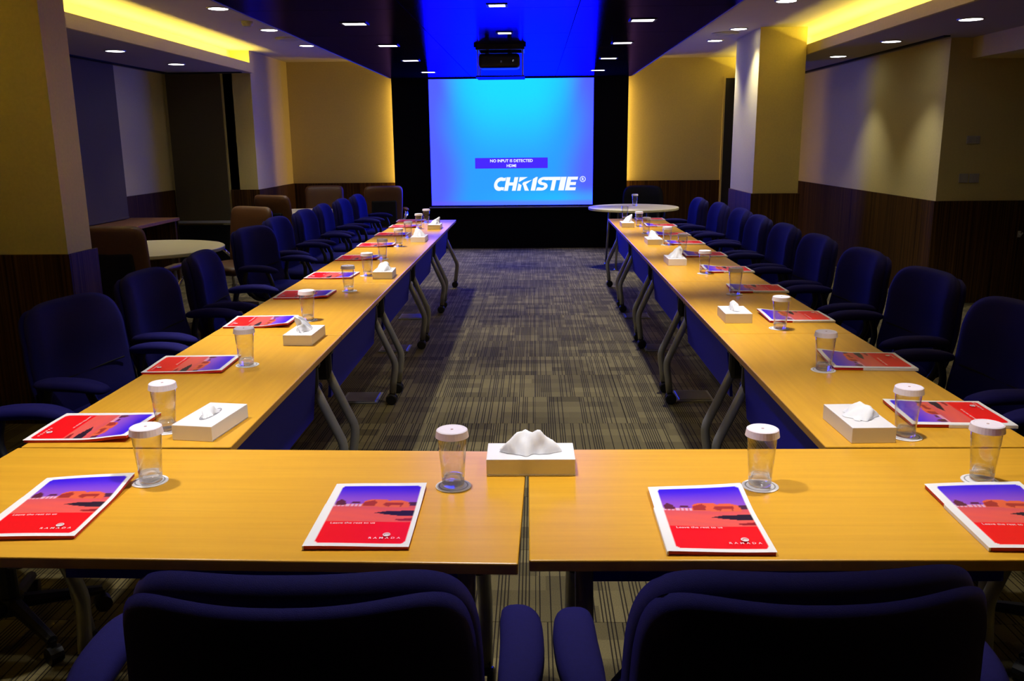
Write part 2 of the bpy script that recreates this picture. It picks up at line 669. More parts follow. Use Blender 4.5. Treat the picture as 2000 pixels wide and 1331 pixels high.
# black soffit over the meeting tables, made of glossy panels
sof = struct('ceiling_soffit', boxes((-2.08, 1.405, YF, 13.3, H_SOF + .012, H_HI)), M_blackmat, label='black soffit dropped over the meeting tables')
XS = [-2.08, -.90, .31, 1.405]
YS = [-.8, .4, 1.95, 3.5, 5.05, 6.45, 7.95, 9.15, 10.7, 12.1, 13.25]
for i in range(3):
    for j in range(len(YS) - 1):
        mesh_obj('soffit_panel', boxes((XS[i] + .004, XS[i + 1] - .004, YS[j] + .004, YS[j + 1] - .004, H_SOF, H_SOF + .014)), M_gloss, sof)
mesh_obj('edge_trim', boxes((-2.092, -2.08, YF, 13.2, H_SOF - .004, H_SOF + .02), (1.405, 1.417, YF, 13.2, H_SOF - .004, H_SOF + .02)), M_bar, sof)


# ------------------------------------------------------------------ lamps
def area(name, loc, rot, sx, sy, power, color):
    l = bpy.data.lights.new(name, 'AREA')
    l.shape = 'RECTANGLE'
    l.size, l.size_y = sx, sy
    l.energy = power
    l.color = color
    o = bpy.data.objects.new(name, l)
    o.location = loc
    o.rotation_euler = rot
    COL.objects.link(o)
    return o


def cove(x, ylo, yhi, side, label):
    t = empty('cove_light_strip', (x, (ylo + yhi) / 2, H_LOW + .032))
    tag(t, label, 'light strip', 'warm cove strips')
    mesh_obj('led_channel', boxes((-.02, .02, -(yhi - ylo) / 2, (yhi - ylo) / 2, 0, .02)), M_bar, t)
    a = area('cove_lamp', (0, 0, .024), (R(180), R(0), 0), .03, yhi - ylo, P_COVE * (yhi - ylo) / 11.0, C_WARM)
    a.parent = t


cove(-3.72, YF, 11.6, -1, 'warm cove light strip above the left low ceiling')
cove(3.08, YF, 13.2, 1, 'warm cove light strip above the right low ceiling')
for x, s, nm in ((-1.95, 1, 'left'), (1.25, -1, 'right')):
    t = empty('edge_light_strip', (x, 13.32, 1.3))
    tag(t, 'warm light strip hidden behind the %s edge of the black screen wall' % nm, 'light strip', 'warm edge strips')
    mesh_obj('led_channel', boxes((-.012, .012, -.01, .01, -1.2, 1.2)), M_bar, t)
    a = area('edge_lamp', (-.014 * s, 0, 0), (0, R(90) if s > 0 else R(-90), 0), 2.3, .02, P_EDGE, (1.0, .62, .15))
    a.parent = t


def downlight(x, y, z, r, power, label, group, square=False, angle=70, blend=.9, aspect=1.0, soft=.05, tilt=0.0):
    t = empty('downlight', (x, y, z))
    tag(t, label, 'ceiling light', group)
    bm = bmesh.new()
    if square:
        w, h_ = r, r * aspect
        box(bm, -w - .018, w + .018, -h_ - .018, -h_, -.006, 0)
        box(bm, -w - .018, w + .018, h_, h_ + .018, -.006, 0)
        box(bm, -w - .018, -w, -h_, h_, -.006, 0)
        box(bm, w, w + .018, -h_, h_, -.006, 0)
        mesh_obj('trim_frame', bm, M_ring if not group.startswith('square') else M_black, t)
        mesh_obj('lens', boxes((-w, w, -h_, h_, -.004, -.001)), M_led, t)
    else:
        lathe(bm, [(r, 0), (r + .016, 0), (r + .014, -.006), (r, -.007)], 24, close=True)
        mesh_obj('trim_ring', bm, M_ring, t, smooth=False)
        bm = bmesh.new()
        lathe(bm, [(0, -.005), (r, -.005), (r, -.001), (0, -.001)], 24)
        mesh_obj('lens', bm, M_led, t)
    if power:
        l = bpy.data.lights.new('downlight_lamp', 'SPOT')
        l.energy = power
        l.spot_size = R(angle)
        l.spot_blend = blend
        l.shadow_soft_size = soft
        l.color = C_SPOT
        o = bpy.data.objects.new('downlight_lamp', l)
        o.location = (0, 0, -.03)
        o.rotation_euler = (0, R(tilt), 0)
        COL.objects.link(o)
        o.parent = t
    return t


ordn = ['first', 'second', 'third', 'fourth', 'fifth', 'sixth', 'seventh', 'eighth', 'ninth', 'tenth', 'eleventh']
ys_t = [3.95, 5.62, 7.17, 8.77, 10.35, 12.06]
for side, x in (('left', -1.40), ('right', .845)):
    for k, y in enumerate(ys_t[::-1]):
        downlight(x, y, H_SOF, .085, P_TABLE, 'square downlight in the black soffit over the %s tables, %s from the screen' % (side, ordn[k]),
                  'square soffit downlights', square=True, aspect=.75, angle=56, blend=1.0, tilt=-6.5 if side == 'left' else 6.5)
for k, x in enumerate((-1.40, -.25, .845)):
    downlight(x, 2.10 if k == 1 else 2.32, H_SOF, .085, P_FRONT, 'square downlight in the black soffit over the front tables, %s from the left' % ordn[k], 'square soffit downlights', square=True, aspect=.75, angle=104 if k == 1 else 78, blend=1.0)
for k, y in enumerate([3.1, 4.75, 6.32, 7.88][::-1]):
    downlight(-.25, y, H_SOF, .055, P_CENTRE * (.25 if y > 6 else 1 if y > 4 else .6), 'small square downlight over the aisle, %s from the projector' % ordn[k], 'square aisle downlights', square=True, angle=75)
for k, y in enumerate([5.0, 6.55, 8.09, 9.61, 11.16][::-1]):
    downlight(-2.78, y, H_HI, .085, P_SIDE * .6 if y > 7.5 else 12, 'round downlight in the left side ceiling, %s from the back wall' % ordn[k], 'round side ceiling downlights', angle=100, blend=1.0)
    downlight(2.22 if 9 < y < 10 else 2.19, 10.03 if 9 < y < 10 else y, H_HI, .085, P_SIDE if y > 7.5 else 12, 'round downlight in the right side ceiling, %s from the back wall' % ordn[k], 'round side ceiling downlights', angle=100, blend=1.0)
for k, y in enumerate([7.2, 8.74, 10.22][::-1]):
    downlight(-4.04, y, H_LOW, .085, P_LOW * .4, 'round downlight in the low left ceiling, %s from the bay end' % ordn[k], 'round low ceiling downlights', angle=84, blend=1.0)
    downlight(3.37, y, H_LOW, .085, P_LOW, 'round downlight in the low right ceiling, %s from the back wall' % ordn[k], 'round low ceiling downlights', angle=84, blend=1.0)

# ceiling fittings
for (x, y, r, h_, nm, lb, cat) in ((-2.80, 8.95, .055, .045, 'smoke_detector', 'small yellowish smoke detector on the left side ceiling', 'detector'),
                                   (-2.785, 10.38, .15, .02, 'ceiling_speaker', 'round flush ceiling speaker between left downlights', 'speaker'),
                                   (2.155, 10.41, .15, .02, 'ceiling_speaker', 'round flush ceiling speaker beside the right column', 'speaker'),
                                   (-2.80, 7.15, .15, .02, 'ceiling_speaker', 'round flush ceiling speaker at the top edge on the left', 'speaker')):
    t = empty(nm, (x, y, H_HI))
    tag(t, lb, cat)
    bm = bmesh.new()
    lathe(bm, [(0, -h_), (r * .8, -h_), (r, -h_ * .5), (r, 0), (0, 0)], 24)
    mesh_obj('body', bm, M_ceil if r > .1 else mat('detector_plastic', (.5, .45, .25), .5, noise=.03), t, smooth=False)
    bm = bmesh.new()
    lathe(bm, [(r * .55, -h_ - .002), (r * .72, -h_ - .002), (r * .72, -h_ + .001), (r * .55, -h_ + .001)], 24, close=True)
    mesh_obj('grille_ring', bm, M_bar, t)

# ------------------------------------------------------------------ projection screen
SX0, SX1, SZ0, SZ1, SY = -1.53, .864, .652, 2.464, 13.15
SWd, SHt = SX1 - SX0, SZ1 - SZ0
scr = empty('projection_screen', ((SX0 + SX1) / 2, SY, SZ0))
tag(scr, 'lit blue projection screen hung before the black wall', 'projection screen')
M_scr = attr_mat('projected_picture', .9, emit=SCREEN)


def sstep(a, b_, x):
    t = max(0, min(1, (x - a) / (b_ - a)))
    return t * t * (3 - 2 * t)


def mixv(a, b_, t):
    return tuple(p + (q - p) * t for p, q in zip(a, b_))


C_MID, C_BLUE, C_SIDE = lin(28, 225, 255), lin(45, 160, 255), lin(85, 100, 255)


def screen_colour(u, v):
    dx = abs(u - .5) * 2
    edge = dx + .06 * math.sin(7 * v)
    if u < .5:
        edge *= 1.06
    c = mixv(C_BLUE, C_SIDE, sstep(.55, 1.0, edge))
    cone = sstep(0, 1, 1 - ((u - .5) / (.20 + .26 * v)) ** 2) * sstep(.25, .95, v)
    c = mixv(c, C_MID, .95 * cone)
    c = mixv(c, C_MID, .35 * sstep(.16, .05, v) * sstep(.2, .8, u))
    if v < .035:
        c = mixv(c, lin(110, 90, 255), .6)
    return (c[0], c[1], 1.0 + 12.0 * (.75 + .25 * (1 - dx)))


S2 = lambda u, v: ((u - .5) * SWd, 0, v * SHt)
colour_grid('screen_fabric', 60, 44, S2, screen_colour, M_scr, scr)
mesh_obj('screen_backing', boxes((-SWd / 2 - .015, SWd / 2 + .015, .004, .012, -.06, SHt)), M_blackmat, scr)
mesh_obj('bottom_bar', boxes((-SWd / 2 - .04, SWd / 2 + .06, -.012, .012, -.040, -.024), bevel=.003), mat('bar_aluminium', (.5, .48, .6), .35, metal=.5, noise=.03), scr)
mesh_obj('roller_case', boxes((-SWd / 2 - .05, SWd / 2 + .05, .0, .04, SHt + .002, SHt + .02)), M_blackmat, scr)
M_scr_white = mat('screen_white', (0, 0, 0), .9, emit=(.95, 1.0, 1.15), es=1.0)
M_scr_box = mat('screen_violet', (0, 0, 0), .9, emit=(.065, .022, 1.0), es=1.0)
bm = bmesh.new()
x0, z0 = -SWd / 2 + SWd * (928 - 841) / 317, SHt * (401 - 328) / 247
x1, z1 = -SWd / 2 + SWd * (1070 - 841) / 317, SHt * (401 - 307) / 247
q = [bm.verts.new(p) for p in ((x0, -.003, z0), (x1, -.003, z0), (x1, -.003, z1), (x0, -.003, z1))]
bm.faces.new(q)
mesh_obj('message_box', bm, M_scr_box, scr)
for s, zc in (('NO INPUT IS DETECTED', SHt * (401 - 315.5) / 247), ('HDMI', SHt * (401 - 325.3) / 247)):
    t = text_mesh('message_text', s, .058, M_scr_white, scr, bold=.0012, align='CENTER')
    t.rotation_euler = (R(90), 0, 0)
    t.location = ((x0 + x1) / 2, -.006, zc)
# big italic wordmark
LH = SHt * 27.0 / 247                                 # cap height
SL = .21
PXM = SWd / 317


def px(xp):
    return -SWd / 2 + (xp - 841) * PXM


def glyph(bm, polys, xl, w, z0_):
    for poly in polys:
        vs2 = [bm.verts.new((xl + a * w + (b_ * LH) * SL, -.006, z0_ + b_ * LH)) for a, b_ in poly]
        f = bm.faces.new(vs2)
    return bm


def arc(cx, cy, rx, ry, a0, a1, n=14):
    return [(cx + rx * math.cos(R(a0 + (a1 - a0) * k / n)), cy + ry * math.sin(R(a0 + (a1 - a0) * k / n))) for k in range(n + 1)]


def strip_polys(o_, i_):
    return [[o_[k], o_[k + 1], i_[k + 1], i_[k]] for k in range(len(o_) - 1)]


zL = SHt * (401 - 372.5) / 247
Cg = strip_polys(arc(.56, .5, .56, .5, 62, 298, 20), arc(.64, .5, .34, .235, 62, 298, 20)) + [[(.80, .735), (.80, .94), (1.0, .99), (1.0, .735)], [(.80, .265), (1.0, .265), (1.0, .02), (.80, .06)]]
Hg = [[(0, 0), (.33, 0), (.33, 1), (0, 1)], [(.67, 0), (1, 0), (1, 1), (.67, 1)], [(.33, .39), (.67, .39), (.67, .62), (.33, .62)]]
Rg = [[(0, 0), (.27, 0), (.27, .40), (0, .55)], [(0, .62), (.62, 1.0), (0, 1.0)], [(.30, .46), (.36, .62), (1.0, .80), (.58, .46)], [(.36, .46), (.58, .50), (.92, 0), (.60, 0)]]
Ig = [[(.25, 0), (1, 0), (1, 1), (.70, 1), (.25, .86)]]
Sg = strip_polys(arc(.50, .70, .50, .30, 40, 270, 16), arc(.52, .70, .20, .10, 40, 270, 16)) + strip_polys(arc(.50, .30, .50, .30, 90, -140, 16), arc(.48, .30, .20, .10, 90, -140, 16)) + [[(.72, .76), (.95, .76), (1.02, 1.0), (.50, 1.0), (.50, .80)], [(.28, .24), (.05, .24), (-.02, 0), (.50, 0), (.50, .20)]]
Tg = [[(0, .76), (1, .76), (1, 1), (0, 1)], [(.33, 0), (.67, 0), (.67, .76), (.33, .76)]]
I2 = [[(0, 0), (1, 0), (1, 1), (0, 1)]]
Eg = [[(0, 0), (.38, 0), (.38, 1), (0, 1)], [(.38, 0), (1, 0), (1, .22), (.38, .22)], [(.38, .39), (.92, .39), (.92, .61), (.38, .61)], [(.38, .78), (1, .78), (1, 1), (.38, 1)]]
bm = bmesh.new()
for G, a, c in ((Cg, 962, 983), (Hg, 984, 1007), (Rg, 1009.5, 1035), (Ig, 1033.5, 1045), (Sg, 1047, 1068), (Tg, 1067.5, 1090), (I2, 1090.5, 1101.5), (Eg, 1103.5, 1124)):
    glyph(bm, G, px(a), px(c) - px(a), zL)
mesh_obj('wordmark', bm, M_scr_white, scr)
bm = bmesh.new()
lathe(bm, [(.043, 0), (.034, 0), (.034, .002), (.043, .002)], 24, close=True)
o = mesh_obj('registered_ring', bm, M_scr_white, scr)
o.rotation_euler = (R(90), 0, 0)
o.location = (px(1138.5), -.004, zL + LH * .82)
o = text_mesh('registered_letter', 'R', .06, M_scr_white, scr, bold=.001, align='CENTER')
o.rotation_euler = (R(90), 0, 0)
o.location = (px(1138.5), -.006, zL + LH * .82 - .021)

# ------------------------------------------------------------------ projector on its ceiling lift
PY = 8.95
pj = empty('projector_lift', (-.325, PY, H_SOF))
tag(pj, 'ceiling lift frame with hanging tray that carries the projector', 'lift')
for sx in (-1, 1):
    for sy in (-1, 1):
        bm = bmesh.new()
        tube(bm, [(sx * .215, sy * .17, 0), (sx * .215, sy * .17, -.293)], .006, 6)
        mesh_obj('rod', bm, M_steel, pj)
M_tray = mat('tray_panel', (.05, .05, .06), .3, noise=.1, nscale=10)
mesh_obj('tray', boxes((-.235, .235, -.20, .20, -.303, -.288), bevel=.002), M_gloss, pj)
mesh_obj('upper_frame', boxes((-.235, .235, -.20, -.17, -.05, 0), (-.235, .235, .17, .20, -.05, 0), (-.235, -.205, -.17, .17, -.05, 0), (.205, .235, -.17, .17, -.05, 0), bevel=.002), M_black, pj)
mesh_obj('corner_bracket', boxes((-.25, -.215, -.21, -.17, -.03, 0), bevel=.002), M_gloss, pj)
mesh_obj('corner_bracket', boxes((.215, .25, -.21, -.17, -.03, 0), bevel=.002), M_gloss, pj)
p2 = empty('projector', (-.335, PY - .02, H_SOF - .245))
tag(p2, 'black projector hanging under the ceiling lift', 'projector')
bm = bmesh.new()
box(bm, -.20, .20, -.15, .15, .03, .165, bevel=.035, seg=4)
mesh_obj('housing', bm, M_black, p2, smooth=False)
bm = bmesh.new()
lathe(bm, [(0, .03), (.032, .03), (.038, .0), (.045, .0), (.045, -.035), (0, -.035)], 20)
o = mesh_obj('lens', bm, M_blackmat, p2)
o.rotation_euler = (R(-90), 0, 0)
o.location = (.05, .155, .09)
for sx in (-.12, .10):
    mesh_obj('mount', boxes((sx - .02, sx + .02, -.02, .02, .16, .245)), M_black, p2)
for k, (cx, cz) in enumerate(((.02, .085), (.135, .09))):
    mesh_obj('rear_socket', boxes((cx - .008, cx + .008, -.153, -.147, cz - .007, cz + .012)), M_chrome, p2)

# ------------------------------------------------------------------ flip-top tables
def make_table(L, D, label, grp, loc, rz):
    """long axis X, the modesty panel on the +Y side"""
    t = empty('flip_top_table', loc, rz)
    tag(t, label, 'table', grp)
    bm = bmesh.new()
    box(bm, -L / 2, L / 2, -D / 2, D / 2, T - .026, T, bevel=.003, seg=2)
    for f in bm.faces:
        f.material_index = 0 if f.calc_center_median().z > T - .002 else 1
    mesh_obj('tabletop', bm, [M_table, M_edge], t)
    for s in (-1, 1):
        xe = s * (L / 2 - .125)
        bm = bmesh.new()
        box(bm, xe - .022, xe + .022, -D / 2 + .10, D / 2 - .05, T - .075, T - .028, bevel=.006)
        box(bm, xe - .026, xe + .026, -.03, D / 2 - .075, T - .12, T - .05, bevel=.012)
        box(bm, xe - .030, xe + .030, .05, D / 2 - .085, T - .24, T - .08, bevel=.02)
        mesh_obj('hinge_bracket', bm, M_black, t)
        for yy in (1, -1):
            h = (D / 2) - (.005 if yy > 0 else .05)
            bm = bmesh.new()
            pth = [(xe, yy * (h - .155), .66), (xe, yy * (h - .056), .43), (xe, yy * (h - .005), .315)] + smooth_path([(xe, yy * (h + .010), .28), (xe, yy * (h + .016), .25), (xe, yy * (h + .014), .21)], 4) + [(xe, yy * (h + .004), .15), (xe, yy * (h - .005), .075)]
            tube(bm, pth, .021, 12)
            lg = mesh_obj('leg', bm, M_steel, t, smooth=True)
            bm = bmesh.new()
            for k in (-1, 1):
                lathe(bm, [(0, -.011), (.026, -.011), (.034, -.006), (.034, .006), (.026, .011), (0, .011)], 16)
                bmesh.ops.translate(bm, verts=bm.verts[-(16 * 4 + 2):], vec=(0, 0, k * .016))
            bmesh.ops.rotate(bm, verts=bm.verts[:], cent=(0, 0, 0), matrix=Matrix.Rotation(R(90), 3, 'Y'))
            bmesh.ops.translate(bm, verts=bm.verts[:], vec=(xe, yy * (h - .012), .0345))
            bmesh.ops.scale(bm, verts=bm.verts[:], vec=(1, 1, 1))
            box(bm, xe - .017, xe + .017, yy * (h - .005) - .017, yy * (h - .005) + .017, .045, .095, bevel=.006)
            mesh_obj('caster', bm, M_black, lg, smooth=False)
    bm = bmesh.new()
    v = [(-L / 2 + .165, D / 2 - .075, T - .035), (L / 2 - .165, D / 2 - .075, T - .035), (L / 2 - .165, D / 2 - .105, T - .34), (-L / 2 + .165, D / 2 - .105, T - .34)]
    f = [bm.verts.new(p) for p in v]
    g = [bm.verts.new((p[0], p[1] - .014, p[2])) for p in v]
    bm.faces.new(f)
    bm.faces.new(g[::-1])
    for k in range(4):
        bm.faces.new((f[k], g[k], g[(k + 1) % 4], f[(k + 1) % 4]))
    pn = mesh_obj('modesty_panel', bm, M_panel, t)
    bm = bmesh.new()
    tube(bm, [(-L / 2 + .165, D / 2 - .080, T - .085), (L / 2 - .165, D / 2 - .080, T - .085)], .006, 8)
    mesh_obj('panel_rib', bm, M_panel, pn)
    bm = bmesh.new()
    tube(bm, [(-L / 2 + .14, 0, T - .13), (L / 2 - .14, 0, T - .13)], .014, 8)
    mesh_obj('cross_bar', bm, M_black, t, smooth=True)
    return t


DL, DR = XLI - XLO, XRO - XRI
for k in range(5):
    yc = Y0 + LT * (k + .5)
    make_table(LT - .004, DL, 'beech topped folding table in the left run, %s from the front' % ordn[k], 'left run of tables', ((XLI + XLO) / 2, yc, 0), R(-90))
    make_table(LT - .004, DR, 'beech topped folding table in the right run, %s from the front' % ordn[k], 'right run of tables', ((XRI + XRO) / 2, yc, 0), R(90))
FY0, FY1 = 1.655, 2.318
make_table(1.455, FY1 - FY0, 'beech topped folding table across the front, left of the gap', 'front tables', (-.029 - .7275, (FY0 + FY1) / 2 - .006, 0), R(-1.2))
make_table(1.455, FY1 - FY0, 'beech topped folding table across the front, right of the gap', 'front tables', (-.016 + .7275, (FY0 + FY1) / 2, 0), R(.5))


# ------------------------------------------------------------------ office chairs
def chair_common(t, mf):
    bm = bmesh.new()
    lathe(bm, [(0, .10), (.028, .10), (.028, .30), (.020, .30), (.020, .405), (0, .405)], 14)
    mesh_obj('gas_lift', bm, M_chrome if mf is M_tan else M_black, t)
    bm = bmesh.new()
    for k in range(5):
        a = R(90 + 72 * k + 36)
        tube(bm, [(.02 * math.cos(a), .02 * math.sin(a), .115), (.27 * math.cos(a), .27 * math.sin(a), .075)], [.026, .017], 8)
    lathe(bm, [(0, .085), (.045, .085), (.04, .14), (0, .14)], 14)
    sb = mesh_obj('star_base', bm, M_chrome if mf is M_tan else M_black, t)
    for k in range(5):
        a = R(90 + 72 * k + 36)
        bm = bmesh.new()
        tube(bm, [(-.02, 0, .028), (.02, 0, .028)], .028, 12)
        box(bm, -.008, .008, -.008, .008, .03, .075)
        c = mesh_obj('caster', bm, M_black, sb)
        c.location = (.27 * math.cos(a), .27 * math.sin(a), 0)
        c.rotation_euler = (0, 0, a + R(90))
    mesh_obj('seat_plate', boxes((-.12, .12, -.14, .12, .395, .425), bevel=.006), M_black, t)


def make_chair(label):
    t = empty('conference_chair')
    tag(t, label, 'chair', 'navy conference chairs')
    # seat, waterfall front
    slab('seat', .52, .46, .095, Bent(lambda u, v, w, h: (u * w, -.235 + v * h, .462 - .03 * max(0, v - .75) ** 2 * 16 + .012 * u * u)), M_navy, t)
    # reclined, wrap-around back with a lumbar swell
    fb = lambda u, v, w, h: (u * w, -.205 - .105 * v ** 1.15 + .070 * abs(u) ** 2.4 - .02 * math.sin(math.pi * min(1, v * 1.4)) + .012 * v ** 8, .45 + v * h)
    tp = lambda v: .96 + .06 * math.sin(math.pi * min(1, .25 + v * .55)) - .05 * v ** 4
    bk = slab('backrest', .565, .500, .085, Bent(lambda u, v, w, h: (-u * w, *fb(u, v, w, h)[1:])), M_navy, t, corner=5.5, taper=tp)
    slab('back_panel', .555, .474, .055, Bent(lambda u, v, w, h: (-u * w, fb(u, v, w, h)[1] - .042, .462 + v * h - .016 * (1 - u * u) * v)), M_navy, t, corner=7, taper=tp, edge=5)
    # seam across the front cushion
    bm = bmesh.new()
    pts = []
    for k in range(15):
        u = -.86 + 1.72 * k / 14
        p = Vector(fb(u, .36 + .05 * u * u, .25, .505))
        pts.append((p.x, p.y + .040, p.z))
    tube(bm, pts, .0035, 6)
    mesh_obj('cushion_seam', bm, M_blackmat, bk)
    mesh_obj('back_bar', boxes((-.035, .035, -.285, -.12, .405, .425), (-.035, .035, -.30, -.28, .41, .62), bevel=.006), M_black, t)
    for s in (-1, 1):
        bm = bmesh.new()
        pth = smooth_path([(s * .20, .02, .415), (s * .275, .05, .44), (s * .302, .07, .55), (s * .302, .03, .655)], 5)
        tube(bm, pth, .016, 10)
        pth = smooth_path([(s * .20, -.06, .415), (s * .275, -.11, .45), (s * .302, -.16, .55), (s * .302, -.14, .655)], 5)
        tube(bm, pth, .016, 10)
        am = mesh_obj('arm_loop', bm, M_black, t, smooth=True)
        slab('arm_pad', .082, .33, .05, Bent(lambda u, v, w, h, s=s: (s * .302 + u * w + s * .012 * math.sin(math.pi * v), -.205 + v * h, .660 + .012 * math.sin(math.pi * v) - .03 * max(0, v - .7) - .008 * u * u)), M_navy, am, nu=10, nv=16, corner=3.2, edge=3.5)
    chair_common(t, M_navy)
    return t


ch0 = make_chair('x')
ch0_used = [False]


def chair(x, y, rz, label, group='navy conference chairs'):
    if not ch0_used[0]:
        c = ch0
        ch0_used[0] = True
    else:
        c = copy_tree(ch0)
    c.location = (x, y, 0)
    c.rotation_euler = (0, 0, R(rz))
    tag(c, label, 'chair', group)
    return c


arm_moves = []
for x, y, a, lb, dl, dr in ((-.375, 1.475, 1.0, 'navy chair seen from behind at the front table, left one', -.095, .035),
                            (.415, 1.49, 3.0, 'navy chair seen from behind at the front table, right one', -.03, .045),
                            (-1.42, 1.47, -14, 'navy chair cut off by the frame at the front table in the bottom left corner', 0, 0)):
    c = chair(x, y, a, lb, 'front chairs')
    arms = [ch for ch in c.children if ch.name.startswith('arm_loop')]      # arm rests slide in and out on their plate
    arms.sort(key=lambda o: sum(v.co.x for v in o.data.vertices))
    arm_moves.append((arms[0], dl, arms[-1], dr))
Lc = [(-1.71, 3.52, -100), (-1.73, 4.36, -92), (-1.73, 5.18, -84), (-1.94, 6.68, -104), (-2.0, 7.62, -93), (-1.97, 8.46, -92), (-1.98, 9.28, -88), (-1.96, 10.12, -91), (-1.95, 10.98, -90)]
for k, (x, y, a) in enumerate(Lc):
    chair(x, y, a, 'navy fabric chair on the left side of the tables, %s in view from the front' % ordn[k], 'left row of chairs')
Rc = [(1.62, 3.34, 96), (1.66, 4.22, 96), (1.65, 5.05, 93), (1.63, 5.86, 91), (1.63, 6.65, 90), (1.63, 7.44, 90), (1.66, 8.23, 90), (1.62, 9.02, 90), (1.56, 9.82, 90)]
for k, (x, y, a) in enumerate(Rc):
    chair(x, y, a, 'navy fabric chair on the right side of the tables, %s in view from the front' % ordn[k], 'right row of chairs')


chair(-1.72, 2.56, -90, 'navy fabric chair at the near left corner, cut off by the frame', 'corner chairs')
chair(1.66, 2.50, 90, 'navy fabric chair at the near right corner, cut off by the frame', 'corner chairs')


# tan leather chairs round the side tables
def make_tan(label):
    t = empty('leather_chair')
    tag(t, label, 'chair', 'tan leather chairs')
    slab('seat', .54, .50, .10, Bent(lambda u, v, w, h: (u * w, -.24 + v * h, .455)), M_tan, t)
    slab('backrest', .54, .56, .085, Bent(lambda u, v, w, h: (-u * w, -.22 - .09 * v + .03 * u * u, .44 + v * h)), M_tan, t, corner=8, taper=lambda v: .94 + .06 * v)
    mesh_obj('back_shell', boxes((-.17, .17, -.325, -.27, .45, .80), bevel=.02), M_blackmat, t)
    for s in (-1, 1):
        bm = bmesh.new()
        tube(bm, smooth_path([(s * .20, .0, .41), (s * .275, .02, .44), (s * .325, .12, .56), (s * .325, .14, .64)], 5), .014, 8)
        tube(bm, smooth_path([(s * .24, -.24, .50), (s * .32, -.20, .58), (s * .325, -.12, .64)], 5), .014, 8)
        am = mesh_obj('arm_frame', bm, M_chrome, t, smooth=True)
        slab('arm_pad', .075, .34, .045, Bent(lambda u, v, w, h, s=s: (s * .325 + u * w, -.16 + v * h, .655)), M_tan, am, nu=8, nv=12, corner=3.5, edge=4)
    chair_common(t, M_tan)
    return t


t0 = make_tan('tan leather chair with its back to us beside the left pillar')
t0.location = (-3.09, 6.62, 0)
t0.rotation_euler = (0, 0, R(-4))
for x, y, a, lb in ((-2.80, 8.0, 152, 'tan leather chair at the far edge of the near cream table'),
                    (-2.92, 10.39, -25, 'tan leather chair in front of the far cream table'),
                    (-2.90, 12.04, 188, 'tan leather chair against the back wall wainscot'),
                    (-2.14, 12.38, 14, 'tan leather chair beside the black screen wall')):
    c = copy_tree(t0)
    c.location = (x, y, 0)
    c.rotation_euler = (0, 0, R(a))
    tag(c, lb, 'chair', 'tan leather chairs')
c = chair(1.52, 12.35, 175, 'black chair behind the cream round table, right of the screen wall', 'spare chairs')
for ch in c.children_recursive:
    for ms in ch.material_slots:
        if ms.material is M_navy:
            ms.link = 'OBJECT'
            ms.material = M_blackmat


# ------------------------------------------------------------------ round tables
def round_table(x, y, r, z, label, grp):
    t = empty('round_table', (x, y, 0))
    tag(t, label, 'table', grp)
    bm = bmesh.new()
    lathe(bm, [(0, z - .030), (r - .004, z - .030), (r, z - .024), (r, z - .004), (r - .004, z), (0, z)], 64)
    mesh_obj('tabletop', bm, M_cream, t)
    for k in range(4):
        a = R(45 + 90 * k + 8)
        bm = bmesh.new()
        tube(bm, [(r * .62 * math.cos(a), r * .62 * math.sin(a), z - .03), (r * .70 * math.cos(a), r * .70 * math.sin(a), .015)], .014, 10)
        lg = mesh_obj('leg', bm, M_steel, t, smooth=True)
        bm = bmesh.new()
        lathe(bm, [(0, 0), (.022, 0), (.022, .012), (.014, .02), (0, .02)], 14, loc=(r * .70 * math.cos(a), r * .70 * math.sin(a), 0))
        mesh_obj('foot_glide', bm, M_chrome, lg)
    mesh_obj('apron', boxes((-r * .45, r * .45, -.02, .02, z - .075, z - .03), (-.02, .02, -r * .45, r * .45, z - .075, z - .03)), M_blackmat, t)
    return t


round_table(1.245, 11.12, .565, .758, 'cream round table by the right end of the screen', 'round tables')
round_table(-3.24, 7.22, .62, T, 'cream round table in the left bay near the pillar', 'round tables')
round_table(-2.95, 11.05, .55, T, 'cream round table at the far end of the left side', 'round tables')

# desk and window bay on the left
dk = empty('wooden_desk', (-4.50, 9.55, 0))
tag(dk, 'brown wooden desk along the left wall under the blind', 'desk')
mesh_obj('desktop', boxes((-.27, .30, -.95, .75, .70, .735), bevel=.003), M_brownwood, dk)
mesh_obj('side_panel', boxes((-.25, .27, -.93, -.89, 0, .70)), M_wains, dk)
mesh_obj('side_panel', boxes((-.25, .27, .68, .72, 0, .70)), M_wains, dk)
mesh_obj('back_panel', boxes((-.25, -.22, -.89, .68, .15, .70)), M_wains, dk)
bl = empty('roller_blind', (-4.54, 11.60, .56))
tag(bl, 'dark brown roller blind on the end wall of the left bay', 'blind')
mesh_obj('blind_fabric', boxes((-.205, .505, -.006, .004, .02, 1.90)), M_blind, bl)
mesh_obj('hem_bar', boxes((-.205, .505, -.014, .008, -.012, .022), bevel=.003), M_bar, bl)
bl2 = empty('roller_blind', (-4.735, 8.4, .742))
tag(bl2, 'dim mauve roller blind on the left wall above the desk', 'blind')
mesh_obj('blind_fabric', boxes((-.006, .006, -2.6, 1.74, .02, 1.715)), M_blind2, bl2)
mesh_obj('hem_bar', boxes((-.012, .012, -2.6, 1.74, 0, .022), bevel=.003), M_blind2, bl2)
mesh_obj('niche_panel', boxes((-4.76, -4.035, 11.62, 11.645, 0, .52)), M_blackmat, wl2)

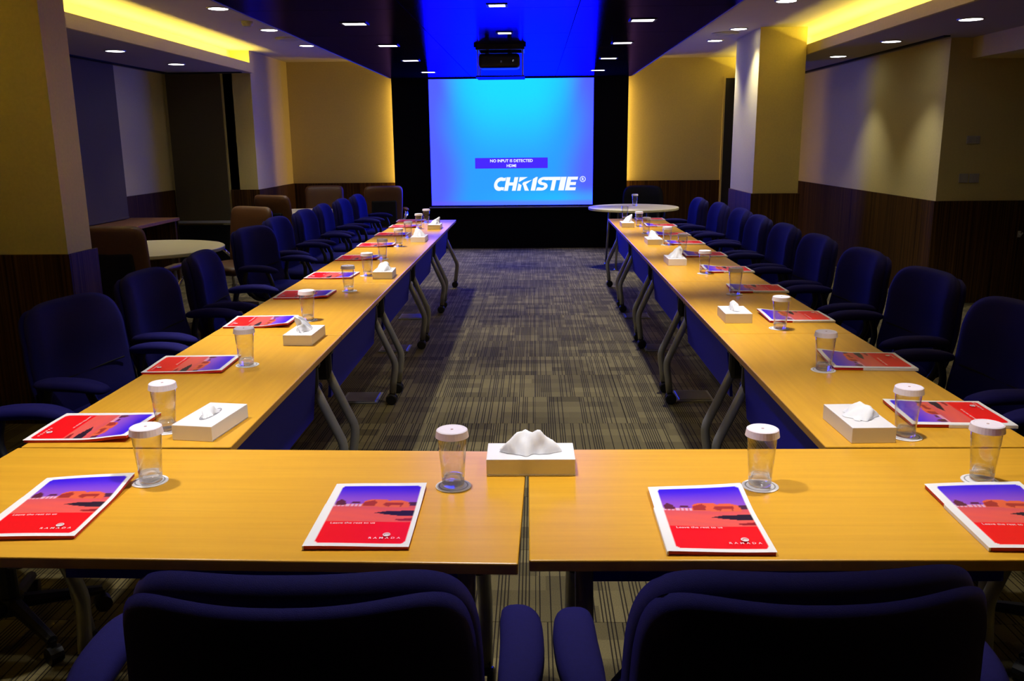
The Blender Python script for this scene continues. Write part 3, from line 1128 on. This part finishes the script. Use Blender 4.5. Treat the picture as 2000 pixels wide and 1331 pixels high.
# switch plates on the right wall
for x0, x1, z0, z1, lb, n in ((4.048, 4.172, 1.515, 1.588, 'double switch plate high on the right wall', 2), (4.013, 4.098, 1.155, 1.240, 'square switch plate low on the right wall, left of two', 1),
                              (4.112, 4.200, 1.155, 1.240, 'square switch plate low on the right wall, right of two', 1)):
    t = empty('switch_plate', ((x0 + x1) / 2, 8.5, (z0 + z1) / 2))
    tag(t, lb, 'switch', 'wall switches')
    w, h = (x1 - x0) / 2, (z1 - z0) / 2
    mesh_obj('plate', boxes((-w, w, -.014, 0, -h, h), bevel=.004), M_plate, t)
    for k in range(n):
        cx = (k - (n - 1) / 2) * w
        mesh_obj('rocker', boxes((cx - .016, cx + .016, -.018, -.012, -.022, .022), bevel=.002), M_plate, t)
t = empty('wall_hook', (4.63, 8.48, .668))
tag(t, 'small pale hook on the right wainscot', 'hook')
mesh_obj('plate', boxes((-.015, .015, -.006, 0, -.03, .03), bevel=.002), M_plate, t)
bm = bmesh.new()
tube(bm, [(0, -.004, .0), (0, -.03, -.012), (.012, -.04, .016)], .007, 8)
mesh_obj('peg', bm, M_plate, t)

# floor boxes under the runs
for k, (x, y) in enumerate(((-1.09, 5.27), (-1.09, 6.62), (-1.13, 7.9), (.99, 5.30), (.96, 6.62), (.93, 7.9))):
    t = empty('floor_box', (x, y, 0))
    tag(t, 'metal floor socket box under the %s tables, %s from the front' % ('left' if k < 3 else 'right', ordn[k % 3]), 'socket', 'floor boxes')
    mesh_obj('lid', boxes((-.10, .10, -.10, .10, 0, .012), bevel=.003), M_floorbox, t)
    mesh_obj('frame', boxes((-.115, .115, -.115, -.10, 0, .008), (-.115, .115, .10, .115, 0, .008), (-.115, -.10, -.10, .10, 0, .008), (.10, .115, -.10, .10, 0, .008)), M_steel, t)

# ------------------------------------------------------------------ booklets
BW, BL_ = .225, .32
M_cover = attr_mat('cover_print', .38, spec=.15)
WHT = (.88, .87, .88)


def in_poly(x, y, P):
    c = False
    for (x0, y0), (x1, y1) in zip(P, P[1:] + P[:1]):
        if (y0 > y) != (y1 > y) and x < (x1 - x0) * (y - y0) / (y1 - y0) + x0:
            c = not c
    return c


FORT = [(.34, .635), (.36, .70), (.40, .735), (.52, .745), (.62, .74), (.66, .725), (.80, .735), (.90, .70), (.93, .64), (.93, .60), (.34, .615)]
SHAD = [(.52, .505), (.66, .535), (1.0, .555), (1.0, .455), (.86, .455), (.70, .475)]
SHAD2 = [(.80, .395), (1.0, .42), (1.0, .375), (.85, .372)]
TREE1 = [(.02, .64), (.02, .70), (.06, .745), (.12, .72), (.15, .66), (.12, .63)]
TREE2 = [(.19, .665), (.22, .695), (.30, .70), (.33, .665)]
ARCH1 = [(.36, .62), (.36, .69), (.48, .73), (.52, .69), (.50, .63)]
ARCH2 = [(.60, .645), (.62, .69), (.84, .69), (.84, .65), (.82, .615), (.80, .65), (.70, .65), (.68, .615)]


def cover_colour(u, v):
    # u across, v up; white border with rounded corners
    x, y = u * BW, v * BL_
    bx0, bx1, by0, by1, rr = .020, BW - .012, .014, BL_ - .016, .012
    if not (bx0 <= x <= bx1 and by0 <= y <= by1):
        return WHT
    cx = min(max(x, bx0 + rr), bx1 - rr)
    cy = min(max(y, by0 + rr), by1 - rr)
    if math.hypot(x - cx, y - cy) > rr:
        return WHT
    a, b_ = (x - bx0) / (bx1 - bx0), (y - by0) / (by1 - by0)
    if b_ < .345:
        return lin(248, 10, 28)
    if in_poly(a, b_, SHAD):
        return lin(40, 22, 48)
    if in_poly(a, b_, SHAD2):
        return lin(150, 25, 40)
    if in_poly(a, b_, TREE1) or in_poly(a, b_, TREE2):
        return lin(95, 35, 62)
    if in_poly(a, b_, FORT):
        if in_poly(a, b_, ARCH1) or in_poly(a, b_, ARCH2):
            return lin(165, 48, 48)
        return lin(228, 98, 66)
    if a > .90 and .64 < b_ < .70:
        return lin(80, 35, 70)
    if b_ > .66:
        return mixv(lin(150, 82, 205), lin(58, 22, 225), sstep(.66, .98, b_))
    if b_ > .615 and a < .34 and math.sin(a * 120) > -.6:
        return lin(225, 175, 205)
    w = .5 + .5 * math.sin(a * 9 + b_ * 60)
    return mixv(lin(235, 92, 84), lin(215, 82, 96), sstep(.5, .62, b_) * .8 + .2 * w)


def make_booklet(seed):
    t = empty('booklet')
    k = random.Random(seed)
    lift = .004 + .010 * k.random()
    lc = .5 + .5 * k.random()
    th = .009

    def zz(u, v):
        return th + lift * sstep(.45, 1.0, v) ** 1.5 * (1 - lc + lc * u) + .0012 * math.sin(u * 4 + seed)
    colour_grid('cover', 72, 104, lambda u, v: ((u - .5) * BW, (v - .5) * BL_, zz(u, v)), cover_colour, M_cover, t)
    # page block follows the cover
    bm = bmesh.new()
    n = 10
    top = [[bm.verts.new(((i / n - .5) * (BW - .004), (j / n - .5) * (BL_ - .004), zz(i / n, j / n) - .0008)) for i in range(n + 1)] for j in range(n + 1)]
    bot = [[bm.verts.new(((i / n - .5) * (BW - .004), (j / n - .5) * (BL_ - .004), max(0, zz(i / n, j / n) - th))) for i in range(n + 1)] for j in range(n + 1)]
    for j in range(n):
        for i in range(n):
            bm.faces.new((top[j][i], top[j][i + 1], top[j + 1][i + 1], top[j + 1][i]))
            bm.faces.new((bot[j][i], bot[j + 1][i], bot[j + 1][i + 1], bot[j][i + 1]))
    for i in range(n):
        bm.faces.new((top[0][i], bot[0][i], bot[0][i + 1], top[0][i + 1]))
        bm.faces.new((top[n][i], top[n][i + 1], bot[n][i + 1], bot[n][i]))
        bm.faces.new((top[i][0], top[i + 1][0], bot[i + 1][0], bot[i][0]))
        bm.faces.new((top[i][n], bot[i][n], bot[i + 1][n], top[i + 1][n]))
    mesh_obj('page_block', bm, M_red, t)
    # spine strip
    bm = bmesh.new()
    box(bm, -BW / 2 - .0015, -BW / 2 + .002, -BL_ / 2, BL_ * .15, .0005, th)
    mesh_obj('spine', bm, M_white, t)
    z = th + .0022
    o = text_mesh('slogan_text', 'Leave the rest to us', .0125, M_text, t, bold=.0001)
    o.location = (-BW / 2 + .034, -BL_ / 2 + .101, z)
    o = text_mesh('name_text', 'RAMADA', .0115, M_text, t, spacing=1.75, bold=.0001)
    o.location = (BW / 2 - .092, -BL_ / 2 + .030, z)
    bm = bmesh.new()
    lathe(bm, [(0, 0), (.0085, 0), (.0085, .0004), (0, .0004)], 20)
    for i, a in enumerate(arc(0, 0, .0062, .0030, 200, 20, 8)):
        pass
    lg = mesh_obj('emblem', bm, M_text, t)
    lg.location = (BW / 2 - .055, -BL_ / 2 + .049, z)
    bm = bmesh.new()
    o_, i_ = arc(.001, -.001, .0065, .0050, 200, 20, 10), arc(.001, -.001, .0050, .0030, 200, 20, 10)
    for p in strip_polys(o_, i_):
        bm.faces.new([bm.verts.new((a, c_, .0006)) for a, c_ in p])
    mesh_obj('emblem_swoosh', bm, M_red, lg)
    return t


bk0 = [make_booklet(s) for s in range(3)]
bk_used = [False] * 3


def booklet(x, y, rz, label, group, kind=0, sx=1.0, sy=1.0, z=T):
    if not bk_used[kind]:
        c = bk0[kind]
        bk_used[kind] = True
    else:
        c = copy_tree(bk0[kind])
    c.location = (x, y, z + .0006)
    c.rotation_euler = (0, 0, R(rz))
    c.scale = (sx, sy, 1)
    tag(c, label, 'booklet', group)


FB = [(-1.128, 1.905, 3.0, 'far left of the front row'), (-.381, 1.862, .4, 'left of the gap between the front tables'), (.387, 1.842, -.3, 'right of the gap between the front tables'), (1.060, 1.860, -2.0, 'far right of the front row')]
for k, (x, y, a, s) in enumerate(FB):
    booklet(x, y, a, 'red and blue booklet on the front tables, ' + s, 'booklets on the front tables', [0, 1, 2, 0][k], 1.0, 1.07)
LBk = [(-1.335, 2.495, 1), (-1.330, 3.26, 2), (-1.312, 4.085, 3), (-1.297, 4.85, 1), (-1.308, 5.57, -2), (-1.31, 6.45, 0), (-1.32, 7.28, 2), (-1.325, 8.14, -1), (-1.32, 8.92, 0), (-1.345, 9.56, 1)]
for k, (x, y, a) in enumerate(LBk):
    booklet(x, y, -90 + a, 'red and blue booklet on the left tables, %s from the front' % ordn[k], 'booklets on the left tables', k % 3, 1.13, .95)
RBk = [(1.275, 2.62, -2), (1.268, 3.285, -3), (1.252, 4.16, 0), (1.272, 4.98, -2), (1.265, 5.74, 0), (1.262, 6.53, 0), (1.25, 7.31, -1), (1.25, 7.98, 0), (1.262, 8.84, 0), (1.25, 9.56, 0)]
for k, (x, y, a) in enumerate(RBk):
    booklet(x, y, 90 + a, 'red and blue booklet on the right tables, %s from the front' % ordn[k], 'booklets on the right tables', (k + 1) % 3, 1.13, .95)

# ------------------------------------------------------------------ tumblers and coasters
GH = .142


def make_glass():
    t = empty('tumbler')
    bm = bmesh.new()
    lathe(bm, [(.0285, .024), (.0330, .08), (.0372, GH), (.0360, GH), (.0318, .08), (.0274, .024)], 32, close=True)
    mesh_obj('glass_wall', bm, M_glass, t, smooth=True)
    bm = bmesh.new()
    lathe(bm, [(0, .0), (.024, .0), (.0278, .003), (.0285, .0238), (.024, .0238), (.012, .0215), (0, .020)], 32)
    mesh_obj('glass_foot', bm, M_foot, t, smooth=True)
    bm = bmesh.new()
    lathe(bm, [(0, GH + .004), (.030, GH + .004), (.032, GH + .005), (.0355, GH + .005), (.0385, GH + .003), (.0415, GH - .014), (.0400, GH - .014), (.0375, GH + .0005), (0, GH + .0005)], 32)
    ld = mesh_obj('paper_lid', bm, M_lid, t, smooth=False)
    bm = bmesh.new()
    lathe(bm, [(0, GH + .0048), (.0035, GH + .0048), (.0035, GH + .0035), (0, GH + .0035)], 12)
    mesh_obj('lid_dot', bm, M_dot, ld)
    return t


def make_coaster():
    t = empty('coaster')
    bm = bmesh.new()
    n = 36
    prof = [(0, 0), (1.0, 0), (1.0, .0016), (.93, .0024), (0, .0024)]
    lathe(bm, [(r * .0445, z) for r, z in prof], n)
    mesh_obj('disc', bm, M_white, t)
    bm = bmesh.new()
    lathe(bm, [(.034, .0025), (.0375, .0025), (.0375, .002), (.034, .002)], n, close=True)
    mesh_obj('printed_ring', bm, M_bar, t)
    return t


g0, c0 = make_glass(), make_coaster()
gu = [False]


def glass(x, y, label, where, group, lid=True, coaster=True, z=T):
    if not gu[0]:
        g, c = g0, c0
        gu[0] = True
    else:
        g = copy_tree(g0)
        c = copy_tree(c0) if coaster else None
    a = rng.uniform(0, 360)
    zc = z
    if c:
        dx, dy = rng.uniform(-.006, .006), rng.uniform(-.006, .006)
        c.location = (x + dx, y + dy, z + .0005)
        c.rotation_euler = (0, 0, R(a))
        tag(c, 'white paper coaster under the tumbler ' + where, 'coaster', group.replace('tumblers', 'coasters'))
        zc = z + .0034
    g.location = (x, y, zc)
    g.rotation_euler = (0, 0, R(a))
    tag(g, label + ' ' + where, 'glass', group)
    if not lid:
        for ch in list(g.children):
            if ch.name.startswith('paper_lid'):
                for c2 in list(ch.children):
                    bpy.data.objects.remove(c2)
                bpy.data.objects.remove(ch)


LBL = 'clear tumbler with white paper lid'
for k, (x, y, s) in enumerate(((-.98, 2.07, 'at the left end of the front tables'), (-.205, 2.045, 'just left of the front tissue box'), (.557, 2.05, 'on the front table behind the third booklet'), (1.118, 2.085, 'at the right end of the front tables'))):
    glass(x, y, LBL, s, 'tumblers on the front tables')
GLp = [(-1.11, 2.48), (-1.12, 3.26), (-1.10, 4.13), (-1.08, 4.99), (-1.08, 5.58), (-1.12, 6.40), (-1.12, 7.19), (-1.135, 7.86), (-1.15, 8.71), (-1.15, 9.33)]
for k, (x, y) in enumerate(GLp):
    glass(x, y, LBL, 'on the left tables, %s from the front' % ordn[k], 'tumblers on the left tables')
GRp = [(1.065, 2.42), (1.07, 3.16), (1.11, 3.90), (1.11, 4.81), (1.09, 5.60), (1.12, 6.63), (1.085, 7.18), (1.03, 8.10), (1.04, 8.77), (.985, 9.60)]
for k, (x, y) in enumerate(GRp):
    glass(x, y, LBL if k < 9 else 'clear tumbler without a lid', 'on the right tables, %s from the front' % ordn[k], 'tumblers on the right tables', lid=k < 9)
glass(1.28, 11.28, LBL, 'on the cream round table', 'tumblers on the round table', z=.758)

# ------------------------------------------------------------------ tissue boxes
def crumple(seed, ln, hgt, wid, lean, skew, peak):
    """a pulled-up tissue: folded sheet over a crooked ridge, along X"""
    k = random.Random(seed)
    na, nb = 22, 14
    ph = [k.uniform(0, 6.28) for _ in range(8)]
    bm = bmesh.new()
    V = []
    for j in range(nb + 1):
        s = -1 + 2 * j / nb
        row_ = []
        for i in range(na + 1):
            a = i / na
            prof = (math.sin(math.pi * min(1, max(0, a)) ** peak)) ** .7
            fold = .11 * math.sin(9 * a + 3 * s + ph[0]) + .11 * math.sin(17 * a - 4 * s + ph[1]) + .07 * math.sin(29 * a + 7 * s + ph[2])
            hh = hgt * prof * (1 + .7 * fold) * (1 - abs(s) ** 1.6)
            xx = (a - .5) * ln * (1 + .10 * math.sin(5 * s + ph[3])) + skew * hh
            yy = s * wid * (.55 + .75 * prof) * (1 + 1.2 * fold) + lean * hh + .010 * math.sin(11 * a + ph[4]) * (1 - abs(s))
            row_.append(bm.verts.new((xx, yy, max(.0005, hh))))
        V.append(row_)
    for j in range(nb):
        for i in range(na):
            bm.faces.new((V[j][i], V[j][i + 1], V[j + 1][i + 1], V[j + 1][i]))
    return bm


def tissue_box(x, y, rz, shape, label, wx=.228, wy=.125, hz=.046):
    t = empty('tissue_box', (x, y, T + .0005), R(rz))
    tag(t, label, 'tissue box', 'tissue boxes')
    mesh_obj('carton', boxes((-wx / 2, wx / 2, -wy / 2, wy / 2, 0, hz), bevel=.0012), M_white, t)
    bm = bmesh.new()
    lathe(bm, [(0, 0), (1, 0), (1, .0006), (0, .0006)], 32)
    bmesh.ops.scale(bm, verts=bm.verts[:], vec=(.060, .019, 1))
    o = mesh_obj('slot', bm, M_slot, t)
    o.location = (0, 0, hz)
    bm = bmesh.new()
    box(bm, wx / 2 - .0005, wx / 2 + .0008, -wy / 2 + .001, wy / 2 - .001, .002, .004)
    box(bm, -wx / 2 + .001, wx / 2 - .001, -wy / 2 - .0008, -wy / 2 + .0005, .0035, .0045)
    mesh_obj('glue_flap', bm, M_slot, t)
    o = mesh_obj('tissue', crumple(*shape), M_tissue, t, smooth=True)
    o.location = (0, 0, hz + .0008)


W2 = 'white tissue box '
tissue_box(-.012, 2.172, .6, (3, .150, .056, .026, .1, .1, .85), W2 + 'straddling the gap between the front tables')
tissue_box(-.978, 2.495, 82, (5, .090, .022, .012, .1, .0, 1.0), W2 + 'on the left tables, nearest the front')
tissue_box(-1.005, 3.70, 88, (8, .115, .062, .024, .30, -.50, 1.6), W2 + 'on the left tables, second from the front', wx=.215)
tissue_box(-.962, 5.53, 92, (11, .125, .046, .034, -.1, .5, .8), W2 + 'on the left tables, third from the front', wx=.20)
tissue_box(-1.003, 7.60, 90, (14, .110, .066, .036, .2, .3, 1.0), W2 + 'on the left tables, fourth from the front')
tissue_box(-.990, 8.72, 90, (17, .110, .058, .034, -.5, .3, 1.0), W2 + 'on the left tables, nearest the screen')
tissue_box(.950, 2.475, 92, (21, .110, .034, .032, -.5, .3, .9), W2 + 'on the right tables, nearest the front')
tissue_box(.955, 4.125, 89, (24, .085, .038, .020, .2, .3, .8), W2 + 'on the right tables, second from the front', wx=.20)
tissue_box(.978, 6.08, 90, (27, .115, .066, .036, -.4, .3, .8), W2 + 'on the right tables, third from the front')
tissue_box(.990, 7.30, 90, (30, .110, .056, .034, .2, .4, .8), W2 + 'on the right tables, fourth from the front')
tissue_box(.925, 8.79, 90, (33, .110, .066, .034, -.5, .2, .9), W2 + 'on the right tables, nearest the screen')
for a0, d0, a1, d1 in arm_moves:
    a0.location.x, a1.location.x = d0, d1
